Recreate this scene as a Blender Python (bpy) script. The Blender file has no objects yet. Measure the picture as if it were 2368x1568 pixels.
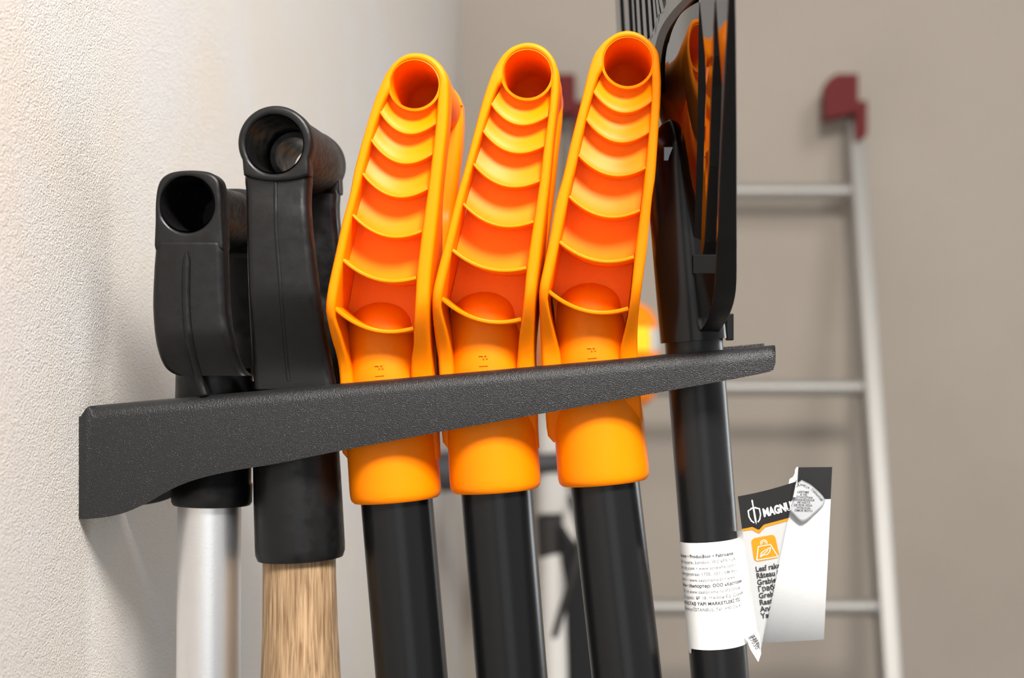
import bpy, bmesh, math, random
from mathutils import Vector, Matrix, noise

random.seed(7)
C = bpy.context.scene
COL = C.collection

# ----------------------------------------------------------------- camera
D, F = 0.75, 3375.0          # distance camera -> front of the rack (m), focal length (px of a 2368 px wide frame)
VX, VY = 1440.0, 830.0       # where the depth direction converges in the photograph
CZ = 1.45                    # camera height
cam_data = bpy.data.cameras.new('camera')
cam = bpy.data.objects.new('camera', cam_data)
COL.objects.link(cam)
cam.location = (0, -D, CZ)
cam.rotation_euler = (math.radians(90), 0, 0)
cam_data.sensor_width = 36.0
cam_data.lens = F * 36.0 / 2368.0
cam_data.shift_x = -(VX - 1184.0) / 2368.0
cam_data.shift_y = (VY - 784.0) / 2368.0
cam_data.clip_start = 0.02
cam_data.dof.use_dof = True
cam_data.dof.focus_distance = 0.752
cam_data.dof.aperture_fstop = 6.3
C.camera = cam

# ----------------------------------------------------------------- light
world = bpy.data.worlds.new('world')
C.world = world
world.use_nodes = True
bg = world.node_tree.nodes['Background']
# open garage door on the right and behind the camera: brighter sky towards +x, dimmer towards the left
wt = world.node_tree
w_tc = wt.nodes.new('ShaderNodeTexCoord')
w_cmb = wt.nodes.new('ShaderNodeVectorMath')
w_cmb.operation = 'DOT_PRODUCT'
w_cmb.inputs[1].default_value = (0.62, 0.22, 0.42)
w_mr = wt.nodes.new('ShaderNodeMapRange')
w_mr.inputs['From Min'].default_value = -0.35
w_mr.inputs['From Max'].default_value = 0.75
w_mr.inputs['To Min'].default_value = 0.06
w_mr.inputs['To Max'].default_value = 0.62
wt.links.new(w_tc.outputs['Generated'], w_cmb.inputs[0])
wt.links.new(w_cmb.outputs['Value'], w_mr.inputs[0])
wt.links.new(w_mr.outputs[0], bg.inputs[1])
bg.inputs[0].default_value = (1.0, 0.985, 0.97, 1)


def area(name, loc, target, sx, sy, power, col):
    l = bpy.data.lights.new(name, 'AREA')
    l.shape = 'RECTANGLE'
    l.size, l.size_y = sx, sy
    l.energy = power
    l.color = col
    o = bpy.data.objects.new(name, l)
    COL.objects.link(o)
    o.location = loc
    o.rotation_euler = (Vector(target) - Vector(loc)).to_track_quat('-Z', 'Y').to_euler()
    return o


area('key_lamp', (0.27, -0.95, CZ + 0.95), (-0.05, 0.0, CZ), 0.34, 0.34, 41, (1.0, 0.97, 0.93))
area('ceiling_lamp', (1.2, -0.95, CZ + 1.6), (0.1, 0.7, CZ), 0.8, 0.8, 29, (1.0, 0.97, 0.93))
area('window_daylight', (1.85, 1.765, CZ + 0.15), (1.2, 0.0, CZ + 0.1), 0.95, 1.25, 38, (0.93, 0.97, 1.0))
area('doorway_daylight', (0.40, -2.7, CZ - 0.15), (0.0, 0.0, CZ - 0.1), 1.4, 1.9, 9, (0.95, 0.98, 1.0))

C.view_settings.view_transform = 'Standard'
C.view_settings.look = 'None'
C.view_settings.gamma = 1.0
C.view_settings.exposure = 0.0
C.view_settings.use_curve_mapping = False


# ----------------------------------------------------------------- helpers
def P(px, py, y):
    """point at depth y whose picture in the photograph is (px, py)"""
    s = (D + y) / F
    return Vector(((px - VX) * s, y, CZ - (py - VY) * s))


def mm(px, y):
    """length of px photograph pixels at depth y"""
    return px * (D + y) / F


def sstep(t):
    t = max(0.0, min(1.0, t))
    return t * t * (3 - 2 * t)


def lerp(a, b, t):
    return a + (b - a) * t


def catmull(pts, n=6):
    pts = [Vector(p) for p in pts]
    out = []
    for i in range(len(pts) - 1):
        p0 = pts[i - 1] if i else pts[0] * 2 - pts[1]
        p1, p2 = pts[i], pts[i + 1]
        p3 = pts[i + 2] if i + 2 < len(pts) else p2 * 2 - p1
        for k in range(n):
            t = k / n
            out.append(0.5 * ((2 * p1) + (p2 - p0) * t + (2 * p0 - 5 * p1 + 4 * p2 - p3) * t * t
                              + (3 * p1 - p0 - 3 * p2 + p3) * t ** 3))
    out.append(pts[-1])
    return out


def resample(pts, n):
    ls = [0.0]
    for a, b in zip(pts, pts[1:]):
        ls.append(ls[-1] + (b - a).length)
    out, j = [], 0
    for i in range(n):
        d = ls[-1] * i / (n - 1)
        while j < len(pts) - 2 and ls[j + 1] < d:
            j += 1
        seg = ls[j + 1] - ls[j]
        out.append(pts[j].lerp(pts[j + 1], 0 if seg == 0 else (d - ls[j]) / seg))
    return out


def interp(table, v):
    """piecewise linear lookup in [(v, a, b, ...)]"""
    if v <= table[0][0]:
        return table[0][1:]
    for r0, r1 in zip(table, table[1:]):
        if v <= r1[0]:
            t = (v - r0[0]) / (r1[0] - r0[0])
            return tuple(lerp(a, b, t) for a, b in zip(r0[1:], r1[1:]))
    return table[-1][1:]


class MB:
    """collects faces and links them as one mesh object"""

    def __init__(self):
        self.v, self.f, self.m = [], [], []

    def add(self, vs, fs, mi=0):
        o = len(self.v)
        self.v += [Vector(p) for p in vs]
        for f in fs:
            self.f.append([i + o for i in f])
            self.m.append(mi)

    def loft(self, secs, cap=True, closed=True, mi=0):
        n = len(secs[0])
        vs = [p for s in secs for p in s]
        fs = []
        for i in range(len(secs) - 1):
            for k in range(n if closed else n - 1):
                k2 = (k + 1) % n
                fs.append([i * n + k, i * n + k2, (i + 1) * n + k2, (i + 1) * n + k])
        if cap and closed:
            fs.append(list(range(n))[::-1])
            fs.append([(len(secs) - 1) * n + k for k in range(n)])
        self.add(vs, fs, mi)

    def lathe(self, a, b, prof, n=48, cap=True, mi=0):
        """profile [(t metres along a->b, radius)] turned about the axis a->b"""
        ax = (b - a).normalized()
        u = ax.orthogonal().normalized()
        w = ax.cross(u)
        secs = []
        for t, r in prof:
            secs.append([a + ax * t + (u * math.cos(2 * math.pi * k / n) + w * math.sin(2 * math.pi * k / n)) * r
                         for k in range(n)])
        self.loft(secs, cap, True, mi)

    def tube(self, pts, r, n=10, mi=0, cap=True):
        pts = [Vector(p) for p in pts]
        secs = []
        u = None
        for i, p in enumerate(pts):
            t = (pts[min(i + 1, len(pts) - 1)] - pts[max(i - 1, 0)]).normalized()
            if u is None:
                u = t.orthogonal().normalized()
            u = (u - t * u.dot(t)).normalized()
            w = t.cross(u)
            rr_ = r[i] if isinstance(r, (list, tuple)) else r
            secs.append([p + (u * math.cos(2 * math.pi * k / n) + w * math.sin(2 * math.pi * k / n)) * rr_ for k in range(n)])
        self.loft(secs, cap, True, mi)

    def box(self, x0, x1, y0, y1, z0, z1, mi=0):
        vs = [(x, y, z) for z in (z0, z1) for y in (y0, y1) for x in (x0, x1)]
        self.add(vs, [[0, 2, 3, 1], [4, 5, 7, 6], [0, 1, 5, 4], [2, 6, 7, 3], [0, 4, 6, 2], [1, 3, 7, 5]], mi)

    def prism(self, outer, holes, y0, y1, mi=0):
        """plate with holes: outlines are world points (x, *, z), extruded from y0 to y1"""
        bm = bmesh.new()
        edges = []
        for loop in [outer] + holes:
            vs = [bm.verts.new((p.x, y0, p.z)) for p in loop]
            edges += [bm.edges.new((vs[i], vs[(i + 1) % len(vs)])) for i in range(len(vs))]
        bmesh.ops.triangle_fill(bm, use_beauty=True, use_dissolve=False, edges=edges)
        bmesh.ops.recalc_face_normals(bm, faces=bm.faces)
        r = bmesh.ops.extrude_face_region(bm, geom=list(bm.faces))
        for g in r['geom']:
            if isinstance(g, bmesh.types.BMVert):
                g.co.y = y1
        bm.verts.index_update()
        self.add([v.co.copy() for v in bm.verts], [[v.index for v in f.verts] for f in bm.faces], mi)
        bm.free()

    def build(self, name, mats, parent=None, bevel=0, seg=2, smooth=True, angle=38, flat_normals=False):
        me = bpy.data.meshes.new(name)
        me.from_pydata([tuple(p) for p in self.v], [], self.f)
        if not isinstance(mats, (list, tuple)):
            mats = [mats]
        for m in mats:
            me.materials.append(m)
        for p, i in zip(me.polygons, self.m):
            p.material_index = i
        if not flat_normals:
            bm = bmesh.new()
            bm.from_mesh(me)
            bmesh.ops.recalc_face_normals(bm, faces=bm.faces)
            bm.to_mesh(me)
            bm.free()
        if smooth:
            for p in me.polygons:
                p.use_smooth = True
            me.set_sharp_from_angle(angle=math.radians(angle))
        o = bpy.data.objects.new(name, me)
        COL.objects.link(o)
        if bevel:
            md = o.modifiers.new('bevel', 'BEVEL')
            md.width = bevel
            md.segments = seg
            md.limit_method = 'ANGLE'
            md.angle_limit = math.radians(40)
            md.harden_normals = True
        if parent:
            o.parent = parent
            o.matrix_parent_inverse = parent.matrix_world.inverted()
        return o


def rr(O, I, yf, yb, r, n=4):
    """rounded rectangle between O and I (x, z) and from depth yf to yb"""
    a = Vector((I.x - O.x, 0, I.z - O.z))
    L = a.length
    a = a / L
    r = min(r, L * 0.47, (yb - yf) * 0.47)
    pts = []
    for cu, cv, a0 in ((r, yf + r, math.pi), (L - r, yf + r, 1.5 * math.pi), (L - r, yb - r, 0), (r, yb - r, 0.5 * math.pi)):
        for k in range(n + 1):
            an = a0 + 0.5 * math.pi * k / n
            u, v = cu + r * math.cos(an), cv + r * math.sin(an)
            pts.append(Vector((O.x + a.x * u, v, O.z + a.z * u)))
    return pts


def empty(name, loc, label, cat, group=None):
    o = bpy.data.objects.new(name, None)
    COL.objects.link(o)
    o.empty_display_size = 0.02
    o.location = loc
    o.matrix_world = Matrix.Translation(Vector(loc))
    o['label'] = label
    o['category'] = cat
    if group:
        o['group'] = group
    return o


def text_geom(body, bold=0.0, spacing=1.0, size=1.0):
    """triangles of a line of type: list of verts (x, y), list of faces, width"""
    cu = bpy.data.curves.new('type', 'FONT')
    cu.body = body
    cu.size = size
    cu.offset = bold * size
    cu.space_character = spacing
    cu.resolution_u = 3
    o = bpy.data.objects.new('type', cu)
    COL.objects.link(o)
    bpy.context.view_layer.update()
    dg = bpy.context.evaluated_depsgraph_get()
    me = o.evaluated_get(dg).to_mesh()
    vs = [(v.co.x, v.co.y) for v in me.vertices]
    fs = [list(p.vertices) for p in me.polygons]
    o.evaluated_get(dg).to_mesh_clear()
    bpy.data.objects.remove(o)
    bpy.data.curves.remove(cu)
    w = max([x for x, y in vs], default=0)
    return vs, fs, w


# ----------------------------------------------------------------- materials
def mat(name, col, rough=0.5, metal=0.0, bump=None, vary=None, spec=0.5, ior=1.45, rvary=None, sss=0.0):
    """bump: (scale, strength, distance, detail); vary: (scale, second colour, contrast low, high)"""
    m = bpy.data.materials.new(name)
    m.use_nodes = True
    nt = m.node_tree
    b = nt.nodes['Principled BSDF']
    b.inputs['Base Color'].default_value = (*col, 1)
    b.inputs['Roughness'].default_value = rough
    b.inputs['Metallic'].default_value = metal
    b.inputs['IOR'].default_value = ior
    b.inputs['Specular IOR Level'].default_value = spec
    tc = nt.nodes.new('ShaderNodeTexCoord')
    if sss:
        b.inputs['Subsurface Weight'].default_value = sss
        b.inputs['Subsurface Radius'].default_value = (1.0, 0.3, 0.05)
        b.inputs['Subsurface Scale'].default_value = 0.004
    if vary:
        n = nt.nodes.new('ShaderNodeTexNoise')
        n.inputs['Scale'].default_value = vary[0]
        n.inputs['Detail'].default_value = 5
        r = nt.nodes.new('ShaderNodeValToRGB')
        r.color_ramp.elements[0].position = vary[2]
        r.color_ramp.elements[1].position = vary[3]
        r.color_ramp.elements[0].color = (*col, 1)
        r.color_ramp.elements[1].color = (*vary[1], 1)
        nt.links.new(tc.outputs['Object'], n.inputs['Vector'])
        nt.links.new(n.outputs[0], r.inputs[0])
        nt.links.new(r.outputs[0], b.inputs['Base Color'])
    if rvary:
        n = nt.nodes.new('ShaderNodeTexNoise')
        n.inputs['Scale'].default_value = rvary[0]
        n.inputs['Detail'].default_value = 4
        mr = nt.nodes.new('ShaderNodeMapRange')
        mr.inputs['From Min'].default_value = 0.35
        mr.inputs['From Max'].default_value = 0.7
        mr.inputs['To Min'].default_value = rvary[1]
        mr.inputs['To Max'].default_value = rvary[2]
        nt.links.new(tc.outputs['Object'], n.inputs['Vector'])
        nt.links.new(n.outputs[0], mr.inputs[0])
        nt.links.new(mr.outputs[0], b.inputs['Roughness'])
    if bump:
        prev = None
        for sc, st, di, de in (bump if isinstance(bump[0], tuple) else [bump]):
            n = nt.nodes.new('ShaderNodeTexNoise')
            n.inputs['Scale'].default_value = sc
            n.inputs['Detail'].default_value = de
            bp = nt.nodes.new('ShaderNodeBump')
            bp.inputs['Strength'].default_value = st
            bp.inputs['Distance'].default_value = di
            nt.links.new(tc.outputs['Object'], n.inputs['Vector'])
            nt.links.new(n.outputs[0], bp.inputs['Height'])
            if prev:
                nt.links.new(prev.outputs[0], bp.inputs['Normal'])
            prev = bp
        nt.links.new(prev.outputs[0], b.inputs['Normal'])
    return m


M = {}
M['stucco'] = mat('stucco', (0.65, 0.60, 0.545), 0.9, vary=(9, (0.64, 0.62, 0.60), 0.42, 0.66), spec=0.2,
                  bump=((950, 1.0, 0.0019, 4), (150, 0.25, 0.0016, 3)))
M['dimmed_plaster'] = mat('dimmed_plaster', (0.405, 0.358, 0.308), 0.9, vary=(4, (0.38, 0.335, 0.287), 0.4, 0.65), spec=0.2,
                   bump=(120, 0.35, 0.003, 4))  # base colour lowered to stand in for weaker light on the back wall
M['concrete'] = mat('concrete', (0.33, 0.31, 0.29), 0.85, vary=(6, (0.25, 0.24, 0.23), 0.4, 0.65))
M['orange'] = mat('orange_plastic', (0.95, 0.228, 0.0), 0.40, bump=(900, 0.06, 0.0003, 2), spec=0.18, sss=0.0)
M['black'] = mat('black_plastic', (0.0055, 0.0052, 0.0054), 0.36, spec=0.38, rvary=(160, 0.30, 0.5), bump=(500, 0.12, 0.0005, 3))
M['black_grip'] = mat('black_ribbed_plastic', (0.012, 0.0105, 0.010), 0.42, bump=(1300, 0.5, 0.0006, 1), rvary=(300, 0.35, 0.55))
M['shaft'] = mat('black_lacquer', (0.006, 0.006, 0.0065), 0.28, spec=0.38, bump=(2500, 0.10, 0.0002, 2))
M['shaft_matt'] = mat('satin_black_lacquer', (0.008, 0.008, 0.0085), 0.31, spec=0.4, bump=(2500, 0.12, 0.0002, 2))
M['gloss'] = mat('glossy_black_plastic', (0.004, 0.004, 0.004), 0.045, ior=2.0)
M['gloss_dark'] = mat('dark_moulded_plastic', (0.004, 0.0035, 0.0035), 0.22, spec=0.4)
M['rake_black'] = mat('rake_black_plastic', (0.006, 0.006, 0.006), 0.4, spec=0.22)
M['matt_black'] = mat('matt_black_plastic', (0.006, 0.006, 0.006), 0.7, spec=0.1)
M['rack'] = mat('powder_coat', (0.011, 0.0108, 0.0112), 0.35, bump=(1700, 0.65, 0.0006, 2))
M['alu'] = mat('aluminium', (0.86, 0.865, 0.87), 0.40, metal=1.0, bump=(700, 0.12, 0.0004, 2))
M['alu_ladder'] = mat('ladder_aluminium', (0.34, 0.328, 0.308), 0.45, metal=0.5)
M['red'] = mat('red_plastic', (0.12, 0.003, 0.004), 0.5, spec=0.2)
M['white'] = mat('white_paper', (0.86, 0.86, 0.85), 0.45)
M['ink'] = mat('black_ink', (0.012, 0.012, 0.012), 0.4)
M['ink_grey'] = mat('grey_ink', (0.17, 0.17, 0.18), 0.5)
M['ink_dark'] = mat('dark_grey_ink', (0.03, 0.03, 0.033), 0.5)
M['ink_orange'] = mat('orange_ink', (0.90, 0.24, 0.005), 0.45)
M['silver_ink'] = mat('silver_ink', (0.50, 0.51, 0.52), 0.35, metal=0.3)
M['silver_edge'] = mat('silver_edge_ink', (0.30, 0.31, 0.32), 0.35, metal=0.3)
M['card_grey'] = mat('light_grey_print', (0.47, 0.475, 0.475), 0.4)
M['yellow'] = mat('yellow_label', (0.80, 0.62, 0.01), 0.5)
M['pale'] = mat('pale_grey_plastic', (0.52, 0.50, 0.47), 0.5)
M['fabric'] = mat('black_fabric', (0.012, 0.012, 0.013), 0.9, bump=(300, 0.4, 0.001, 3))
M['cable'] = mat('black_rubber', (0.02, 0.018, 0.017), 0.6)
M['dark_grey'] = mat('dark_grey_plastic', (0.045, 0.042, 0.045), 0.6)


def wood():
    m = bpy.data.materials.new('ash_wood')
    m.use_nodes = True
    nt = m.node_tree
    b = nt.nodes['Principled BSDF']
    b.inputs['Roughness'].default_value = 0.62
    b.inputs['Specular IOR Level'].default_value = 0.3
    tc = nt.nodes.new('ShaderNodeTexCoord')
    mp = nt.nodes.new('ShaderNodeMapping')
    mp.inputs['Scale'].default_value = (1, 1, 0.055)
    n = nt.nodes.new('ShaderNodeTexNoise')
    n.inputs['Scale'].default_value = 620
    n.inputs['Detail'].default_value = 4
    n.inputs['Distortion'].default_value = 0.4
    r = nt.nodes.new('ShaderNodeValToRGB')
    r.color_ramp.elements[0].position = 0.33
    r.color_ramp.elements[0].color = (0.20, 0.115, 0.055, 1)
    r.color_ramp.elements[1].position = 0.68
    r.color_ramp.elements[1].color = (0.50, 0.335, 0.19, 1)
    mp2 = nt.nodes.new('ShaderNodeMapping')
    mp2.inputs['Scale'].default_value = (1, 1, 0.25)
    n2 = nt.nodes.new('ShaderNodeTexNoise')
    n2.inputs['Scale'].default_value = 60
    mx = nt.nodes.new('ShaderNodeMix')
    mx.data_type = 'RGBA'
    mx.blend_type = 'MULTIPLY'
    mx.inputs[0].default_value = 0.6
    r2 = nt.nodes.new('ShaderNodeValToRGB')
    r2.color_ramp.elements[0].position = 0.35
    r2.color_ramp.elements[0].color = (0.62, 0.6, 0.58, 1)
    r2.color_ramp.elements[1].position = 0.65
    r2.color_ramp.elements[1].color = (1, 1, 1, 1)
    bp = nt.nodes.new('ShaderNodeBump')
    bp.inputs['Strength'].default_value = 0.4
    bp.inputs['Distance'].default_value = 0.0006
    L = nt.links.new
    L(tc.outputs['Object'], mp.inputs[0])
    L(mp.outputs[0], n.inputs['Vector'])
    L(n.outputs[0], r.inputs[0])
    L(tc.outputs['Object'], mp2.inputs[0])
    L(mp2.outputs[0], n2.inputs['Vector'])
    L(n2.outputs[0], r2.inputs[0])
    L(r.outputs[0], mx.inputs[6])
    L(r2.outputs[0], mx.inputs[7])
    L(mx.outputs[2], b.inputs['Base Color'])
    L(n.outputs[0], bp.inputs['Height'])
    L(bp.outputs[0], b.inputs['Normal'])
    return m


M['wood'] = wood()


def brushed_print():
    """the card's printed brushed-steel fade, white above and steel grey at its lower end"""
    m = bpy.data.materials.new('brushed_steel_print')
    m.use_nodes = True
    nt = m.node_tree
    b = nt.nodes['Principled BSDF']
    b.inputs['Roughness'].default_value = 0.4
    tc = nt.nodes.new('ShaderNodeTexCoord')
    sp = nt.nodes.new('ShaderNodeSeparateXYZ')
    r = nt.nodes.new('ShaderNodeValToRGB')
    r.color_ramp.elements[0].position = 0.0
    r.color_ramp.elements[0].color = (0.20, 0.203, 0.207, 1)
    r.color_ramp.elements[1].position = 0.50
    r.color_ramp.elements[1].color = (0.86, 0.86, 0.855, 1)
    mp = nt.nodes.new('ShaderNodeMapping')
    mp.inputs['Scale'].default_value = (0.06, 1, 1)
    n = nt.nodes.new('ShaderNodeTexNoise')
    n.inputs['Scale'].default_value = 1500
    mx = nt.nodes.new('ShaderNodeMix')
    mx.data_type = 'RGBA'
    mx.blend_type = 'MULTIPLY'
    mx.inputs[0].default_value = 0.16
    L = nt.links.new
    L(tc.outputs['Generated'], sp.inputs[0])
    L(sp.outputs[2], r.inputs[0])
    L(tc.outputs['Object'], mp.inputs[0])
    L(mp.outputs[0], n.inputs['Vector'])
    L(r.outputs[0], mx.inputs[6])
    L(n.outputs[1], mx.inputs[7])
    L(mx.outputs[2], b.inputs['Base Color'])
    return m


M['steel_print'] = brushed_print()

# ----------------------------------------------------------------- the setting
WALL_X = P(182, 0, 0).x
WALL_Y = 1.80


def plate(name, x0, x1, y0, y1, z0, z1, m):
    mb = MB()
    mb.box(x0, x1, y0, y1, z0, z1)
    o = mb.build(name, m, smooth=False)
    o['kind'] = 'structure'
    return o


plate('wall_left', WALL_X - 0.12, WALL_X, -1.2, WALL_Y + 0.12, 0.0, 2.75, M['stucco'])
plate('wall_back', WALL_X, 3.2, WALL_Y, WALL_Y + 0.12, 0.0, 2.75, M['dimmed_plaster'])
plate('floor', WALL_X - 0.12, 3.2, -1.2, WALL_Y + 0.12, -0.1, 0.0, M['concrete'])

mb = MB()
for x0, x1, z0, z1 in ((1.32, 1.38, CZ - 0.52, CZ + 0.82), (2.32, 2.38, CZ - 0.52, CZ + 0.82), (1.38, 2.32, CZ - 0.52, CZ - 0.46), (1.38, 2.32, CZ + 0.76, CZ + 0.82)):
    mb.box(x0, x1, WALL_Y - 0.02, WALL_Y - 0.0005, z0, z1)
win = mb.build('added_window_frame', M['white'], smooth=False)  # unseen frame on the unbroken wall, added to account for the side lamp
win['kind'] = 'structure'

# ----------------------------------------------------------------- the tool rack
YC = 0.034                    # depth of the middle of the slot the tools hang in
rack_y1 = 2 * YC
bot = [(182, 1200), (205, 1200), (250, 1195), (290, 1185), (335, 1165), (370, 1145), (410, 1125), (450, 1110), (500, 1097),
       (560, 1085), (640, 1072), (800, 1040), (1000, 1002), (1250, 957), (1500, 912), (1700, 876), (1765, 863)]
bot = catmull([(a, b, 0) for a, b in bot], 4)


def rack_top(px):
    if px < 207:
        return interp([(182, 963), (189, 962), (193, 951), (199, 943), (207, 938.5)], px)[0]
    return interp([(207, 938.5), (1790, 798)], px)[0]


rack = empty('tool_rack', (WALL_X, YC, P(0, 1000, 0).z), 'black powder-coated two-armed steel tool rack fixed to the rough wall', 'tool rack')


def rack_arm(front):
    """sheet steel arm, its top edge folded over into the slot"""
    mb = MB()
    cols = [(p.x, p.y) for p in bot] + [(1780, 859.5), (1788, 856), (1793, 850), (1796, 841), (1796.5, 838)]
    R, T = mm(34, 0), 0.0021
    secs = []
    for px, pyb in cols:
        x = P(px, 0, 0).x
        zb = P(0, pyb, 0).z
        zt = P(0, rack_top(min(px, 1790)), 0).z
        if px > 1790:
            x = P(px - 3, 0, 0).x
        rr_ = min(R, max(0.0004, (zt - zb) * 0.5)) if px > 205 else 0.0006
        prof = [(0, zb)]
        for k in range(9):
            a = 0.5 * math.pi * k / 8
            prof.append((rr_ * (1 - math.cos(a)), zt - rr_ + rr_ * math.sin(a)))
        prof.append((max(rr_ + 0.0004, 0.0082 if px > 205 else 0.001), zt))
        inner = []
        prof2 = list(prof)
        for i, (a, b) in enumerate(prof2):
            if i == 0:
                inner.append((T, b))
            elif i == len(prof2) - 1:
                inner.append((a, b - T))
            else:
                an = 0.5 * math.pi * (i - 1) / 8
                r2 = max(rr_ - T, 0.0002)
                inner.append((T + r2 * (1 - math.cos(an)) if rr_ > T else T * (0.5 + 0.5 * (1 - an)), zt - rr_ + r2 * math.sin(an)))
        sec = [Vector((x, a if front else rack_y1 - a, b if front else b + 0.0014 * sstep((px - 1480) / 220.0))) for a, b in prof + inner[::-1]]
        secs.append(sec)
    mb.loft(secs)
    return mb.build('front_arm' if front else 'rear_arm', M['rack'], rack, angle=30)


rack_arm(True)
rack_arm(False)
mb = MB()
mb.box(WALL_X + 0.0002, WALL_X + 0.0022, 0.0022, rack_y1 - 0.0022, P(0, 1196, 0).z, P(0, 964, 0).z)
mb.build('wall_plate', M['rack'], rack, smooth=False)


# ----------------------------------------------------------------- orange D-handled tools
YF0 = -0.012                  # front of the handles
HANDLES = [
    dict(ring=(958, 194), rh=55.5,
         lo=[(802, 1062), (789, 1043), (786, 960), (784, 876), (777, 823), (770, 800), (761, 766), (753, 727), (752, 704), (758, 660), (774, 587), (790, 513), (807, 451), (820, 385), (846, 291), (869, 219), (892, 167)],
         li=[(832, 1062), (828, 1043), (822, 960), (816, 883), (809, 846), (794, 800), (786, 773), (774, 738), (774, 711), (782, 660), (793, 601), (803, 550), (815, 495), (838, 401), (858, 323), (879, 258), (899, 208)],
         ro=[(1036, 185), (1037, 229), (1033, 295), (1027, 348), (1018, 433), (1010, 510), (999, 601), (993, 670), (991, 738), (994, 800), (1001, 863), (1010, 960), (1015, 1062)],
         ri=[(1014, 208), (1011, 231), (1007, 284), (999, 355), (989, 435), (975, 532), (968, 590), (962, 642), (956, 761), (955, 800), (949, 850), (955, 960), (980, 1062)],
         top=[(892, 167), (910, 144), (935, 126), (960, 121), (988, 126), (1009, 139), (1027, 160), (1036, 185)],
         ribs=[((879, 258), (942, 308), (1007, 284)), ((858, 323), (935, 377), (999, 355)), ((838, 401), (924, 455), (989, 435)),
               ((815, 497), (914, 548), (975, 534)), ((793, 601), (901, 650), (962, 642)), ((774, 713), (894, 767), (956, 759))],
         lean=0.03, axis=((915.5, 1140), (881, 692)), rc=105, shaft=((917, 1150), (952.5, 1568)), rs=82.5,
         label='orange D-handled garden tool hanging next to the wooden-shafted black D-handle'),
    dict(ring=(1219, 170), rh=55.5,
         lo=[(1034, 1037), (1023, 1024), (1017, 940), (1014, 846), (1007, 795), (1000, 739), (999, 682), (1011, 626), (1031, 550), (1051, 468), (1074, 387), (1097, 300), (1118, 223), (1138, 167), (1150, 143)],
         li=[(1064, 1037), (1060, 1024), (1054, 940), (1048, 846), (1036, 779), (1020, 718), (1021, 688), (1030, 645), (1046, 575), (1071, 468), (1095, 376), (1117, 300), (1136, 239), (1149, 203), (1160, 185)],
         ro=[(1292, 165), (1293, 190), (1291, 228), (1281, 315), (1271, 417), (1258, 519), (1248, 601), (1239, 672), (1235, 739), (1234, 825), (1240, 940), (1246, 1037)],
         ri=[(1275, 184), (1273, 208), (1268, 264), (1258, 333), (1248, 417), (1234, 509), (1218, 616), (1212, 680), (1206, 739), (1199, 790), (1190, 940), (1210, 1037)],
         top=[(1150, 143), (1162, 126), (1184, 107), (1220, 97), (1255, 107), (1279, 132), (1292, 165)],
         ribs=[((1136, 239), (1199, 287), (1266, 267)), ((1117, 302), (1189, 352), (1258, 336)), ((1095, 379), (1179, 431), (1248, 417)),
               ((1071, 471), (1164, 523), (1234, 512)), ((1046, 578), (1151, 625), (1217, 619)), ((1021, 690), (1143, 745), (1205, 738))],
         lean=0.045, axis=((1146, 1118), (1117, 668)), rc=105, shaft=((1148, 1128), (1184, 1568)), rs=82.5,
         label='orange D-handled garden tool hanging between the two other orange ones'),
    dict(ring=(1452, 142), rh=56,
         lo=[(1279, 1023), (1268, 1013), (1263, 985), (1258, 900), (1253, 840), (1249, 767), (1247, 720), (1246, 690), (1247, 663), (1258, 610), (1271, 548), (1285, 467), (1301, 410), (1322, 319), (1347, 220), (1365, 149), (1377, 119)],
         li=[(1310, 1023), (1306, 1013), (1303, 985), (1300, 900), (1298, 836), (1288, 790), (1274, 738), (1266, 692), (1269, 674), (1280, 625), (1294, 559), (1304, 510), (1316, 451), (1338, 358), (1356, 275), (1373, 211), (1390, 158)],
         ro=[(1525, 130), (1529, 188), (1527, 245), (1522, 314), (1515, 410), (1508, 456), (1499, 552), (1489, 628), (1480, 697), (1475, 754), (1475, 824), (1482, 920), (1490, 1023)],
         ri=[(1509, 160), (1508, 174), (1507, 231), (1501, 303), (1493, 385), (1487, 440), (1477, 520), (1468, 591), (1455, 711), (1444, 766), (1432, 824), (1438, 920), (1450, 1023)],
         top=[(1377, 119), (1398, 94), (1425, 76), (1450, 70), (1478, 76), (1503, 93), (1519, 113), (1525, 130)],
         ribs=[((1373, 211), (1443.5, 259), (1507, 231)), ((1356, 275), (1437, 328), (1501, 303)), ((1338, 358), (1427, 406), (1493, 387)),
               ((1316, 454), (1418, 502), (1480, 486)), ((1294, 559), (1407, 605), (1466, 594)), ((1269, 674), (1388, 723), (1453, 713))],
         tip=0.011, lean=0.075, axis=((1396, 1100), (1357, 648)), rc=106, shaft=((1398, 1110), (1450, 1568)), rs=80,
         label='orange D-handled garden tool hanging highest, close beside the leaf rake'),
]


def arc3(p0, p1, p2, n):
    """parabola through three points, by chord length"""
    p0, p1, p2 = (Vector((a, b, 0)) for a, b in (p0, p1, p2))
    l1, l2 = (p1 - p0).length, (p2 - p1).length
    tm = l1 / (l1 + l2)
    out = []
    for i in range(n):
        t = i / (n - 1)
        out.append(p0 * ((t - tm) * (t - 1) / (tm)) + p1 * (t * (t - 1) / (tm * (tm - 1))) + p2 * (t * (t - tm) / (1 - tm)))
    return out


def shaft_mesh(a, b, r, length):
    ax = (b - a).normalized()
    mb = MB()
    mb.lathe(a - ax * 0.004, a + ax * length, [(0, r), (0.02, r), (length * 0.5, r), (length, r)], 48)
    return mb


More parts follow.
